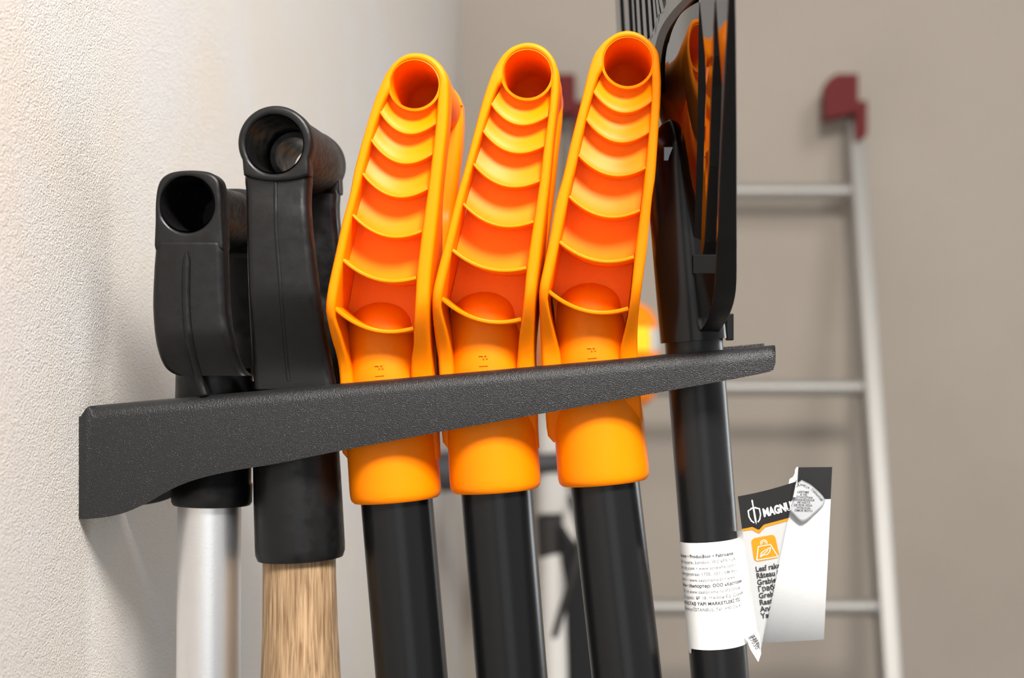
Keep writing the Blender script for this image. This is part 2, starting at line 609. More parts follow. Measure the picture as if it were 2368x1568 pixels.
def orange_tool(h):
    b0 = P(h['axis'][0][0], h['axis'][0][1], YC)
    root = empty('garden_tool', b0, h['label'], 'garden tool', 'orange D-handled garden tools on the rack')
    mb = MB()
    r7y = h['ribs'][5][0][1]

    def yf(py):
        return YF0 + sstep((py - (r7y - 30)) / 190.0) * 0.026 + sstep((py - 900) / 110.0) * 0.014

    def yb(py):
        return 0.006 + sstep((py - (r7y - 270)) / 190.0) * (YC - 0.006)

    NL, NT = 48, 26
    cr = lambda l: catmull([(a, b, 0) for a, b in l], 5)
    lo, li = resample(cr(h['lo']), NL), resample(cr(h['li']), NL)
    ro, ri = resample(cr(h['ro']), NL), resample(cr(h['ri']), NL)
    to = resample(cr(h['top']), NT)
    cx, cy = h['ring']
    RI = h['rh'] + 1.0
    a0 = math.atan2(h['li'][-1][1] - cy, h['li'][-1][0] - cx)
    a1 = math.atan2(h['ri'][0][1] - cy, h['ri'][0][0] - cx)
    if a0 > 0:
        a0 -= 2 * math.pi
    if a1 < a0:
        a1 += 2 * math.pi
    if a0 < -math.pi - 0.8:
        a0 += 2 * math.pi
    ti = [Vector((cx + RI * math.cos(lerp(a0, a1, i / (NT - 1))), cy + RI * math.sin(lerp(a0, a1, i / (NT - 1))), 0)) for i in range(NT)]
    outer = lo[:-1] + to + ro[1:]
    inner = li[:-1] + ti + ri[1:]
    secs = []
    for o, i in zip(outer, inner):
        y = yf(o.y)
        secs.append(rr(P(o.x, o.y, y), P(i.x, i.y, y), y, yb(o.y), 0.0024))
    mb.loft(secs)
    # grip tube joining the two flanks
    c = P(cx, cy, YF0)
    k = (D + YF0) / F
    y1 = 2 * YC - YF0
    ctr = lambda y: Vector((c.x, y, c.z))
    mb.lathe(ctr(YF0 + 0.0008), ctr(y1), [(0, (h['rh'] + 0.5) * k), (0.0004, (h['rh'] + 6.5) * k), (0.012, (h['rh'] + 7) * k), (0.016, 68 * k), (0.03, 71 * k), (0.05, 72 * k),
                                          (0.07, 73 * k), (0.0865, 76 * k), (0.0905, 72 * k), (0.0912, 30 * k)], 56, cap=False)
    mb.lathe(ctr(YF0 + 0.0008), ctr(y1), [(0, (h['rh'] + 0.6) * k), (0.0012, h['rh'] * k), (0.03, (h['rh'] - 2) * k), (0.06, (h['rh'] - 5) * k), (0.064, 38 * k), (0.066, 6 * k), (0.066, 0.5 * k)], 56, cap=False)
    # ribs and the scooped web between them
    NA = 22
    ringarc = []
    for i in range(NA):
        p = li[-1] if i == 0 else None
        an = lerp(math.atan2(h['li'][-1][1] - cy, h['li'][-1][0] - cx), math.atan2(h['ri'][0][1] - cy, h['ri'][0][0] - cx), i / (NA - 1))
        ringarc.append(Vector((cx + (h['rh'] + 4) * math.cos(an), cy + (h['rh'] + 4) * math.sin(an), 0)))
    arcs = [ringarc] + [arc3(*r, NA) for r in h['ribs']]
    last = [Vector((lerp(h['li'][3][0] + 2, h['ri'][-3][0], i / (NA - 1)), lerp(h['li'][3][1], h['ri'][-3][1], i / (NA - 1)), 0)) for i in range(NA)]
    deep = [0.0070, 0.0080, 0.0100, 0.0135, 0.0185, 0.036]
    shal = [0.0030, 0.0040, 0.0064, 0.0108, 0.0165, 0.036]
    thick = [6, 6, 6.5, 7, 8.5, 9.5]
    for j in range(6):
        A, B = arcs[j], arcs[j + 1]
        NV = 12
        vs, fs = [], []
        for v in range(NV + 1):
            t = v / NV
            if j < 5:
                w = sstep((t - 0.12) / 0.88) ** 1.3
            else:
                w = 0
            for u in range(NA):
                p = A[u].lerp(B[u], t)
                q = P(p.x, p.y, yf(p.y))
                q.y = YF0 + lerp(deep[j], shal[j], w)
                vs.append(q)
        for v in range(NV):
            for u in range(NA - 1):
                fs.append([v * NA + u, v * NA + u + 1, (v + 1) * NA + u + 1, (v + 1) * NA + u])
        mb.add(vs, fs)
    vs = []
    for row, y in ((arcs[6], 0.024), (last, 0.027)):
        for p in row:
            q = P(p.x, p.y, yf(p.y))
            q.y = y
            vs.append(q)
    mb.add(vs, [[u, u + 1, NA + u + 1, NA + u] for u in range(NA - 1)])
    for j in range(1, 7):
        secs = []
        A = arcs[j]
        for u in range(NA):
            t = (A[min(u + 1, NA - 1)] - A[max(u - 1, 0)]).normalized()
            n = Vector((-t.y, t.x, 0)) * thick[j - 1] * 0.5
            y = yf(A[u].y) + 0.0012
            secs.append(rr(P(A[u].x - n.x, A[u].y - n.y, y), P(A[u].x + n.x, A[u].y + n.y, y), y, YF0 + (deep[j] if j < 6 else 0.034) + 0.001, 0.0007, 3))
        mb.loft(secs)
    # rear flank
    secs = []
    for i in range(0, NL):
        o, q = lo[NL - 1 - i], ro[i]
        y0 = yf(0.5 * (o.y + q.y))
        y1_ = yb(0.5 * (o.y + q.y))
        a, b = P(o.x, o.y, y0), P(q.x, q.y, y0)
        secs.append(rr(a, b, 2 * YC - y1_, 2 * YC - y0, 0.004))
    mb.loft(secs)
    tb = [P(p.x, p.y, YF0) for p in to]
    mb.prism(tb, [], 2 * YC - 0.006, 2 * YC - YF0)
    # collar with its domed end
    top = P(h['axis'][1][0], h['axis'][1][1], YC)
    ax = (top - b0)
    L = ax.length
    r = mm(h['rc'], YC)
    rd = r * 0.80
    prof = [(-0.0032, r * 0.80), (-0.0036, r * 0.92), (-0.0022, r * 0.975), (0.0, r * 0.995), (0.004, r), (0.028, r * 0.985), (L * 0.5, r * 0.93), (L - rd * 0.75, rd)]
    for k_ in range(1, 9):
        a = 0.5 * math.pi * k_ / 8
        prof.append((L - rd * 0.75 * (1 - math.sin(a)), max(rd * math.cos(a), 0.0003)))
    mb.lathe(b0, top, prof, 64)
    if h.get('lean'):
        for p in mb.v:
            p.x -= max(0.0, p.y - YC) * h['lean']
    grip = mb.build('d_handle', M['orange'], root, angle=42)
    # raised lettering running down the collar
    tv, tf, w = text_geom('FISKARS', 0.012, 1.75)
    sc = 0.0063
    axn = ax.normalized()
    zc = mm(292, YC)
    side = Vector((0, -1, 0)) - axn * axn.dot(Vector((0, -1, 0)))
    side.normalize()
    right = side.cross(axn) * -1
    if right.x < 0:
        right = -right
    tm = MB()

    def lp(x, y, out):
        d = zc + 0.002 - x * sc                    # reads downwards
        rad = interp([(0, r), (0.028, r * 0.985), (L * 0.5, r * 0.93), (L, rd)], d)[0]
        an = (y - 0.36) * sc / rad
        return b0 + axn * d + (side * math.cos(an) + right * math.sin(an)) * (rad + out)

    n0 = len(tv)
    vs = [lp(x, y, 0.00035) for x, y in tv] + [lp(x, y, -0.0005) for x, y in tv]
    fs = [list(f) for f in tf]
    ec = {}
    for f in tf:
        for i in range(len(f)):
            e = (f[i], f[(i + 1) % len(f)])
            ec[e] = 1
    for (a, b) in list(ec):
        if (b, a) not in ec:
            fs.append([b, a, a + n0, b + n0])
    tm.add(vs, fs)
    le = tm.build('raised_lettering', M['orange'], grip, smooth=False)
    s0, s1 = P(h['shaft'][0][0], h['shaft'][0][1], YC), P(h['shaft'][1][0], h['shaft'][1][1], YC - h.get('tip', 0.0))
    shaft_mesh(s0, s1, mm(h['rs'], YC), 0.85).build('shaft', M['shaft'], root)
    return root


for h in HANDLES:
    orange_tool(h)


# ----------------------------------------------------------------- black D-handles on the left
def circle_px(cx, cy, rx, ry, y, n=48, a0=0, a1=2 * math.pi, closed=True):
    return [P(cx + rx * math.cos(lerp(a0, a1, i / (n if closed else n - 1))), cy + ry * math.sin(lerp(a0, a1, i / (n if closed else n - 1))), y) for i in range(n)]


def eye_plate(mb, outline, cx, cy, rx, ry, y0, y1, r, n=112):
    """rounded plate round an eye: outline in px, eye centre and radii in px"""
    secs = []
    m = len(outline)
    for k in range(n):
        an = 2 * math.pi * k / n
        d = Vector((math.cos(an), math.sin(an)))
        best = 0.0
        for i in range(m):
            a = Vector((outline[i][0] - cx, outline[i][1] - cy))
            b = Vector((outline[(i + 1) % m][0] - cx, outline[(i + 1) % m][1] - cy))
            e = b - a
            den = d.x * e.y - d.y * e.x
            if abs(den) < 1e-9:
                continue
            t = (a.x * e.y - a.y * e.x) / den
            u = (a.x * d.y - a.y * d.x) / den
            if t > 0 and -1e-6 <= u <= 1 + 1e-6:
                best = max(best, t)
        O = P(cx + d.x * best, cy + d.y * best, YF0)
        q = 1.0 / math.hypot(d.x / rx, d.y / ry)
        I = P(cx + d.x * q, cy + d.y * q, YF0)
        secs.append(rr(O, I, y0, y1, r, 5))
    mb.loft(secs + [secs[0]], cap=False)


def flank(mb, rows, yfun, thick, r, rear=True):
    rows = catmull([(a, b, c) for a, b, c in rows], 5)
    secs, rsecs = [], []
    for p in rows:
        y = yfun(p.x)
        a, b = P(p.y, p.x, y), P(p.z, p.x, y)
        secs.append(rr(a, b, y, y + thick, r, 5))
        rsecs.append(rr(a, b, 2 * YC - y - thick, 2 * YC - y, r, 5))
    mb.loft(secs)
    if rear:
        mb.loft(rsecs)


# square handle on the aluminium shaft
root = empty('garden_tool', P(490, 1160, YC), 'scuffed square black D-handle on a silver aluminium shaft, nearest the wall', 'garden tool')
mb = MB()
rows = [(548, 358, 514), (560, 356.6, 515.2), (580, 355, 516.8), (620, 352, 518), (700, 349, 521), (760, 352, 527), (800, 358, 535), (830, 367, 544), (850, 378, 553), (862, 392, 563), (869, 408, 573)]
yfl = lambda py: YF0 - 0.0003 + 0.004 * sstep((563 - py) / 15.0) + sstep((py - 760) / 130.0) * 0.016
flank(mb, rows, yfl, 0.014, 0.0042)
outl = catmull([(355, 577, 0), (357, 520, 0), (360, 455, 0), (367, 420, 0), (385, 402, 0), (412, 395, 0), (450, 393.5, 0), (480, 397, 0), (498, 407, 0),
                (508, 425, 0), (512, 470, 0), (515, 530, 0), (517, 577, 0)], 4)
k = (D + YF0) / F
c = P(432, 472, YF0)
mb.lathe(c, Vector((c.x, 1, c.z)), [(0.0004, 62.5 * k), (0.02, 61 * k), (0.07, 55 * k), (0.0701, 1 * k)], 48, cap=False)
body = mb.build('d_handle', M['black'], root, angle=45)
mb = MB()
op = [(p.x, p.y) for p in outl]
eye_plate(mb, op, 432, 472, 62, 65, YF0, YF0 + 0.014, 0.0021)
mb.build('handle_end', M['black'], root, angle=50)
mb = MB()
eye_plate(mb, op, 432, 472, 40, 42, 2 * YC - YF0 - 0.014, 2 * YC - YF0, 0.0021)
mb.build('handle_end', M['black'], root, angle=50)
mb = MB()
secs = []
for i in range(22):
    y = YF0 + 0.008 + i * (2 * YC - 2 * YF0 - 0.016) / 21
    w = 1.0 - 0.10 * math.sin(math.pi * i / 21)
    cc = P(437, 478, YF0)
    secs.append([Vector((cc.x + (math.copysign(abs(math.cos(a)) ** 0.75, math.cos(a))) * 71 * k * w, y, cc.z + (math.copysign(abs(math.sin(a)) ** 0.75, math.sin(a))) * 78 * k * w))
                 for a in [2 * math.pi * q / 48 for q in range(48)]])
mb.loft(secs, cap=False)
mb.build('grip', M['black_grip'], root)
mb = MB()
secs = []
for p in catmull([(430, 582, 0), (428, 640, 0), (428, 700, 0), (432, 760, 0), (440, 810, 0), (455, 868, 0), (470, 912, 0)], 5):
    w = 9.5 if p.y > 600 else 9.5 * (p.y - 580) / 22 + 0.5
    y = yfl(p.y)
    secs.append(rr(P(p.x - w, p.y, y - 0.002), P(p.x + w, p.y, y - 0.002), y - 0.0018, y + 0.006, 0.0018, 4))
mb.loft(secs)
mb.build('rib', M['black'], root, angle=60)
mb = MB()
b0, b1 = P(490, 1160, YC), P(497, 845, YC)
r = mm(91, YC)
mb.lathe(b0, b1, [(-0.0016, r * 0.80), (-0.0016, r * 0.95), (0, r * 0.995), (0.0095, r), (0.0105, r * 0.965), (0.03, r * 0.955), (0.072, r * 0.95)], 64)
mb.build('collar', M['black'], root)
shaft_mesh(P(484.5, 1158, YC), P(482, 1568, YC), mm(71.5, YC), 0.85).build('shaft', M['alu'], root)

# round handle on the wooden shaft
root = empty('garden_tool', P(695, 1287, YC), 'black D-handle with a round open eye on a bare wooden shaft', 'garden tool')
mb = MB()
rows = [(402, 563, 713.5), (420, 563, 713.5), (440, 565, 712), (480, 566.5, 711.5), (540, 567.5, 716), (620, 569, 725), (700, 572, 735), (780, 576, 748), (850, 580, 762), (900, 584, 771)]
yfl2 = lambda py: YF0 + 0.0004 + 0.0019 * sstep((510 - py) / 85.0) + 0.003 * sstep((410 - py) / 10.0) + sstep((py - 660) / 210.0) * 0.0225
flank(mb, rows, yfl2, 0.014, 0.0040)
mb.build('d_handle', M['black'], root, angle=45)
mb = MB()
op = [(638, 419), (610, 417.5), (585, 413), (562.5, 405), (560.5, 392)]
op += [(635.5 + 86.5 * math.cos(math.radians(a)), 329 + 86 * math.sin(math.radians(a))) for a in range(152, 389, 6)]
op += [(714.5, 392), (714, 405), (692, 413), (666, 417.5)]
eye_plate(mb, op, 634, 333, 66, 68, YF0, YF0 + 0.012, 0.0021)
mb.build('handle_end', M['black'], root, angle=50)
mb = MB()
eye_plate(mb, op, 634, 333, 47, 47, 2 * YC - YF0 - 0.012, 2 * YC - YF0, 0.0021)
mb.build('handle_end', M['black'], root, angle=50)
mb = MB()
c = P(634, 333, YF0)
mb.lathe(c, Vector((c.x, 1, c.z)), [(0.0006, 66.5 * k), (0.035, 63 * k), (0.046, 60 * k), (0.0465, 48 * k), (0.0912, 46 * k)], 56, cap=False)
mb.build('eye_bore', M['black'], root)
mb = MB()
c = P(636, 331, YF0)
mb.lathe(c, Vector((c.x, 1, c.z)), [(0.008, 80 * k), (0.012, 80 * k), (0.03, 82 * k), (0.05, 84 * k), (0.07, 85 * k), (0.086, 86 * k)], 56, cap=False)
mb.build('grip', M['black_grip'], root)
mb = MB()
secs = []
for p in catmull([(637, 418, 0), (638, 520, 0), (645, 620, 0), (653, 720, 0), (660, 800, 0), (667, 880, 0)], 5):
    y = yfl2(p.y)
    secs.append(rr(P(p.x - 5, p.y, y), P(p.x + 5, p.y, y), y - 0.0005, y + 0.006, 0.0009, 4))
mb.loft(secs)
mb.build('rib', M['black'], root, angle=60)
mb = MB()
b0, b1 = P(695, 1286, YC), P(678, 880, YC)
r = mm(102, YC)
mb.lathe(b0, b1, [(-0.001, r * 0.78), (-0.001, r * 0.95), (0.002, r * 0.995), (0.006, r), (0.03, r * 0.985), (0.095, r * 0.93)], 64)
mb.build('collar', M['black'], root)
mb = MB()
a, b = P(692, 1282, YC), P(696, 1568, YC)
mb.lathe(a, b, [(0, mm(83, YC)), (0.01, mm(83, YC)), (0.04, mm(85.5, YC)), (0.067, mm(91, YC)), (0.2, mm(93, YC)), (0.85, mm(90, YC))], 48)
mb.build('shaft', M['wood'], root)

# ----------------------------------------------------------------- leaf rake
KT = 0.134
J0, J1 = P(1592, 660, YC), P(1549, 280, YC)


def xJ(z):
    return J0.x + (J1.x - J0.x) * (z - J0.z) / (J1.z - J0.z)


def Q(px, py):
    """point of the rake head's plane that shows at (px, py)"""
    def g(y):
        p = P(px, py, y)
        return p.x - (xJ(p.z) - (y - YC) * KT)
    g0, g1 = g(0.0), g(0.1)
    y = -g0 * 0.1 / (g1 - g0)
    return P(px, py, y)


RN = Vector((-1, -KT, 0)).normalized()     # out of the face turned to the camera
rake = empty('leaf_rake', P(1665, 1568, YC), 'black leaf rake hanging head up with paper labels on its shaft', 'leaf rake')
RT = 0.0028


def Qt(px, py, mid, k):
    """the same for a tine turned about its own upright line, which shows at px = mid(py)"""
    c = Q(mid(py), py)
    a = (px - VX) / F
    y = (c.x + c.y * k - a * D) / (a + k)
    return P(px, py, y)


def head_poly(mb, outline, th=RT, q=None):
    pts = [(q or Q)(a, b) for a, b in outline]
    n = len(pts)
    vs = pts + [p - RN * th for p in pts]
    fs = [list(range(n)), [n + i for i in range(n)][::-1]] + [[i, (i + 1) % n, n + (i + 1) % n, n + i] for i in range(n)]
    mb.add(vs, fs)


rim_l = [(1687, -90), (1684, 0), (1681, 62), (1676, 166), (1668, 321), (1663, 440), (1659, 544), (1657, 575), (1651, 671), (1638, 735), (1613, 776), (1608, 797)]
rim_r = [(1701, -90), (1701, 0), (1702, 62), (1703, 166), (1704, 321), (1704, 440), (1704, 544), (1704, 575), (1702, 671), (1687, 728), (1661, 772), (1656, 806)]
slots = [(1437, 110), (1457, 110), (1468, 108), (1481, 100), (1495, 95), (1507, 83), (1515, 57), (1522, 33), (1533, 29)]
gap1_l = [(1617, 5), (1615.5, 62), (1615, 129), (1614, 200), (1613.5, 270), (1611, 384), (1605, 560), (1600, 632)]
gap1_r = [(1618.5, 5), (1624, 62), (1630.5, 129), (1633, 200), (1630.5, 270), (1627, 384), (1621, 560), (1620, 588)]
gap2_l = [(1654, 3), (1651, 62), (1651, 129), (1646, 200), (1643, 290), (1641, 384), (1630, 560), (1626, 588)]
gap2_r = [(1656, 3), (1660, 62), (1665, 129), (1670, 200), (1667, 290), (1663, 384), (1656, 560), (1654, 632)]
mb = MB()
far = [(1540, -60), (1547, -60), (1547, 300), (1556, 360), (1538, 320), (1490, 250), (1450, 170), (1428, 112), (1438, 112)]
far += [(a, b) for a, b in slots[1:]] + [(1540, 10)]
far = [p for p in far if p != (1556, 360)]
head_poly(mb, far)


def Qc(px, py):
    """the face bends round towards the gaps: walk along it from px = 1546"""
    st = 1546.0
    q = Q(st, py)
    y = q.y
    n = max(1, int(px - st))
    h = (px - st) / n
    for i in range(n):
        a = (st + (i + 0.5) * h - VX) / F
        k = lerp(KT, 0.36, sstep((st + i * h - 1562) / 46.0))
        y -= (D + y) * (h / F) / (a + k)
    return P(px, py, y)


NR, NC = 60, 16
vs, fs = [], []
for j in range(NR + 1):
    py = lerp(-60, 632, j / NR)
    l = interp([(-60, 1546), (300, 1546), (360, 1556), (520, 1575), (632, 1590)], py)[0]
    r = interp([(-60, 1617)] + [(b, a) for a, b in gap1_l], py)[0]
    for i in range(NC + 1):
        vs.append(Qc(lerp(l, r, i / NC), py))
fs = [[j * (NC + 1) + i, j * (NC + 1) + i + 1, (j + 1) * (NC + 1) + i + 1, (j + 1) * (NC + 1) + i] for j in range(NR) for i in range(NC)]
mb.add(vs, fs)
panel = mb.build('rake_head', M['gloss'], rake, angle=20)
mb = MB()
head_poly(mb, [(1618.5, -60), (1654, -60)] + gap2_l + gap1_r[::-1], q=lambda a, b: Qt(a, b, lambda py: interp([(-60, 1637), (200, 1639), (588, 1623)], py)[0], 0.31))
mb.build('middle_strip', M['gloss'], panel, smooth=False)
mb = MB()
head_poly(mb, [(1656, -60), (1684, -60)] + rim_l[1:7] + gap2_r[:-1][::-1], q=lambda a, b: Qt(a, b, lambda py: interp([(-60, 1672), (200, 1673), (600, 1656)], py)[0], 0.31))
mb.build('edge_strip', M['gloss'], panel, smooth=False)
mb = MB()
head_poly(mb, [(1600, 632), (1654, 632), (1651, 671), (1638, 735), (1612, 735), (1600, 690), (1592, 645)])
mb.build('root_web', M['gloss'], panel, smooth=False)
edges = [(1422, 1433), (1442, 1452.5), (1461, 1465), (1471, 1477.5), (1484, 1491), (1498, 1504), (1509.5, 1514), (1516.5, 1521), (1524, 1531)]
for i, (a, b) in enumerate(edges):
    mb = MB()
    e0 = slots[max(i - 1, 0)][1]
    e1 = slots[i][1]
    sh = 10 - i
    head_poly(mb, [(a + 6, e0), (b + 6, e1), (b, 0), (b - sh, -220), (a - sh, -220), (a, 0)])
    mb.build('tine', M['gloss'], rake, smooth=False)
for a, b in ((1546, 1566), (1572, 1594), (1600, 1624), (1632, 1658), (1664, 1690)):
    mb = MB()
    head_poly(mb, [(a, -60), (b, -60), (b + 8, -220), (a + 8, -220)])
    mb.build('tine', M['gloss'], rake, smooth=False)
# edge flange turned away from the face
mb = MB()
secs = []
L = catmull([(a, b, 0) for a, b in rim_l], 4)
R = catmull([(a, b, 0) for a, b in rim_r], 4)
for p, q in zip(L, R):
    e = Q(p.x, p.y)
    f = P(q.x, q.y, e.y)
    secs.append(rr(e, f, e.y - 0.0006, e.y + 0.0035, 0.0009, 3))
mb.loft(secs)
mb.build('edge_flange', M['rake_black'], panel)
# stiffening ribs standing on the face


def gap_wall(left, right):
    """side wall of a gap: stands behind the face along the gap's far edge"""
    mb = MB()
    secs = []
    for (lx, py), (rx, _) in zip(left, right):
        e = Qc(lx, py) if lx < 1620 else Q(lx, py)
        t = P(rx + 2.5, py, e.y)
        secs.append([e, t, t + Vector((-0.0002, 0.0022, 0)), e + Vector((-0.0003, 0.0022, 0))])
    mb.loft(secs)
    mb.build('rib', M['rake_black'], panel, smooth=False)


gap_wall(gap1_l, gap1_r[:-1] + [(1620, 632)])
gap_wall(gap2_l, gap2_r[:-1] + [(1655, 588)])
mb = MB()
q = Q(1603, 610)
e0, e1 = P(1602, 634, q.y), P(1656, 589, q.y)
mb.box(e0.x, e1.x, q.y, q.y + 0.004, e0.z, e1.z)
mb.build('root_block', M['matt_black'], panel, bevel=0.0005, smooth=False)
mb = MB()
arch = catmull([(1534, 215, 0), (1533, 160, 0), (1537, 115, 0), (1549, 75, 0), (1571, 40, 0), (1600, 8, 0), (1640, -30, 0)], 6)
secs = []
for i, p in enumerate(arch):
    q = Q(p.x, p.y)
    q2 = Q(p.x - 13 + min(6, max(0, (p.y - 120) * 0.08)), p.y - 6)
    secs.append([q, q + RN * 0.0012, q2 + RN * 0.0022, q2])
mb.loft(secs)
mb.build('arch_rib', M['rake_black'], panel)
# socket and shaft
a, b = P(1605.5, 788, YC), P(1562, 270, YC)
L = (b - a).length
r = mm(79, YC)
mb = MB()
mb.lathe(a, b, [(0, r * 0.85), (0, r), (0.05, r), (L - 0.026, r * 0.98), (L - 0.018, r * 0.92), (L - 0.010, r * 0.74), (L - 0.004, r * 0.45), (L, r * 0.08)], 56)
mb.build('socket', M['gloss_dark'], rake)
for cx, cy, w, hh in ((1548, 355, 14, 17), (1574, 629, 15, 19)):
    mb = MB()
    q = Q(cx + 6, cy)
    e = P(cx, cy, q.y - 0.022)
    mb.box(e.x - mm(w, 0), e.x + mm(w, 0), q.y - 0.021, q.y - 0.008, e.z - mm(hh, 0), e.z + mm(hh, 0))
    mb.build('clip', M['gloss'], rake, bevel=0.0004, smooth=False)
mb = MB()
e0, e1 = P(1680, 787, YC - 0.004), P(1697, 725, YC - 0.004)
mb.box(e0.x, e1.x, YC - 0.004, YC + 0.006, e0.z, e1.z)
mb.build('socket_tab', M['rake_black'], rake, bevel=0.0005, smooth=False)
s0, s1 = P(1608, 830, YC), P(1665, 1568, YC)
RS = mm(67.3, YC)
shaft_mesh(P(1602, 760, YC), s1, RS, 0.95).build('shaft', M['shaft_matt'], rake)

# sticker wrapped round the shaft
ax = (s1 - P(1602, 760, YC)).normalized()
A0 = P(1602, 760, YC)
right = Vector((1, 0, 0)) - ax * ax.x
right.normalize()
frontd = ax.cross(right)
if frontd.y > 0:
    frontd = -frontd


def on_shaft(s, d, out=0.0003):
    """s metres round the shaft (0 in front), d metres down from A0"""
    a = s / RS
    return A0 + ax * d + (right * math.sin(a) + frontd * math.cos(a)) * (RS + out)


d0 = (P(1638, 1246, YC) - A0).length
d1 = (P(1660, 1489, YC) - A0).length
mb = MB()
N = 40
vs, fs = [], []
for dd in (d0, d1):
    for i in range(N + 1):
        vs.append(on_shaft(lerp(-1.75, 1.75, i / N) * RS, dd))
fs = [[i, i + 1, N + 2 + i, N + 1 + i] for i in range(N)]
mb.add(vs, fs)
vs = [on_shaft(-1.45 * RS, d1, 0.0004), on_shaft(-1.1 * RS, d1, 0.0004), on_shaft(-1.15 * RS, d1 + 0.0028, 0.0004), on_shaft(-1.3 * RS, d1 + 0.0026, 0.0004)]
mb.add(vs, [[0, 1, 2, 3]])
sticker = mb.build('paper_sticker', M['white'], rake, flat_normals=True)
lines = [('Producent • Producător • Fabricante', 0.018, 0, 3.4), ('Sheldon Square, London, W2 6PX • UK', 0, 1, 4.2), ('www.diy.com • www.screwfix.com •', 0, 1, 2.2),
         ('Naarburgerstraat 175E, 1011 VM Ams', 0, 1, 3.0), ('depot.fr • www.castorama.pl • www', 0, 1, 2.8), ('screwfix.ie • Импортер: ООО «Касторама', 0.018, 0, 5.0),
         ('115114 www.castorama.ru Изготови', 0, 1, 1.6), ('Лтд, Адрес: № 18, Чжаои Рд, Дуньши', 0, 1, 3.2), ('ve KOÇTAŞ YAPI MARKETLERİ TİC', 0.018, 0, 2.2),
         ('Çekmeköy/İSTANBUL Tel: +90 216 40', 0, 1, 2.6)]
mbt = MB()
SZ = 0.00239
for i, (t, bold, gi, off) in enumerate(lines):
    tv, tf, w = text_geom(t, bold + 0.006, 1.06)
    dd = d0 + mm(34 + i * 13.5, YC)
    st = -1.32 * RS - off * SZ * 0.62
    vs = [on_shaft(st + x * SZ, dd - y * SZ, 0.00042) for x, y in tv]
    keep = [f for f in tf if all(-1.5 * RS < st + tv[q][0] * SZ < 1.5 * RS for q in f)]
    mbt.add(vs, keep, gi)
mbt.build('lettering', [M['ink_dark'], M['ink_grey']], sticker, smooth=False, flat_normals=True)

# folded card
RC = 8.0          # radius of the curl, px
TY = 0.0265


def xfold(py):
    return 1840 - 0.208 * (py - 1118)


def card(s, t, out=0.0):
    """card point: s px to the right, t px down from its upper left corner; beyond the fold it curls away"""
    px = 1706 + s * 0.985 + t * (0.13 + 0.0015 * min(s, 60))
    py = 1148 + t * 0.995 - (0.17 * s + 0.0006 * s * s)
    e = px - (xfold(py) - RC)
    y = TY - 0.00004 * s
    if e > 0:
        a = min(e / RC, 2.9)
        px = xfold(py) - RC + (RC + out * F / (D + y)) * math.sin(a)
        y = y + mm(RC, y) * (1 - math.cos(a)) - out * math.cos(a)
        return P(px, py, y), a
    return P(px, py, y - out), 0.0


def card_geom(mb, pts, faces, mi, out=0.0):
    res = [card(s, t, out) for s, t in pts]
    keep = [f for f in faces if all(res[i][1] < 2.5 for i in f)]
    mb.add([r[0] for r in res], keep, mi)


def grid(s0, s1, t0, t1, ns, nt):
    pts = [(lerp(s0, s1, i / ns), lerp(t0, t1, j / nt)) for j in range(nt + 1) for i in range(ns + 1)]
    fs = [[j * (ns + 1) + i, j * (ns + 1) + i + 1, (j + 1) * (ns + 1) + i + 1, (j + 1) * (ns + 1) + i] for j in range(nt) for i in range(ns)]
    return pts, fs


mb = MB()
card_geom(mb, *grid(0, 190, 0, 385, 90, 60), 0)
front = mb.build('card_front', M['card_grey'], rake, flat_normals=True)


def band(pts_top, pts_bot, n=60):
    """strip between two polylines given as [(s, t)]"""
    v = []
    for i in range(n + 1):
        s = lerp(pts_top[0][0], pts_top[-1][0], i / n)
        v.append((s, interp(pts_top, s)[0]))
    for i in range(n + 1):
        s = lerp(pts_top[0][0], pts_top[-1][0], i / n)
        v.append((s, interp(pts_bot, s)[0]))
    # subdivided downwards so that it bends with the card
    NV = 14
    pts = []
    for j in range(NV + 1):
        for i in range(n + 1):
            pts.append((v[i][0], lerp(v[i][1], v[n + 1 + i][1], j / NV)))
    fs = [[j * (n + 1) + i, j * (n + 1) + i + 1, (j + 1) * (n + 1) + i + 1, (j + 1) * (n + 1) + i] for j in range(NV) for i in range(n)]
    return pts, fs


mb = MB()
edge = [(0, 76), (22, 75), (34, 85), (46, 75), (60, 74), (190, 74)]
o_edge = [(0, 81), (20, 81), (33.5, 93), (48, 81), (62, 80), (190, 79)]
card_geom(mb, *band([(0, 0), (190, 0)], edge), 0, 0.0002)
card_geom(mb, *band(edge, o_edge), 1, 0.00022)
mb.build('header_band', [M['ink'], M['ink_orange']], front, smooth=False, flat_normals=True)


def stroke(mb, pts, w, mi, out):
    """line of type drawn on the card"""
    for a, b in zip(pts, pts[1:]):
        a, b = Vector((*a, 0)), Vector((*b, 0))
        t = (b - a).normalized()
        n = Vector((-t.y, t.x, 0)) * w * 0.5
        e = t * w * 0.3
        q = [a - n - e, b - n + e, b + n + e, a + n - e]
        card_geom(mb, [(p.x, p.y) for p in q], [[0, 1, 2, 3]], mi, out)


def card_text(mb, body, s0, t0, size, mi, bold=0.0, spacing=1.0, out=0.0003, slope=0.0):
    tv, tf, w = text_geom(body, bold, spacing)
    card_geom(mb, [(s0 + x * size * 0.70, t0 - y * size - x * size * slope) for x, y in tv], tf, mi, out)


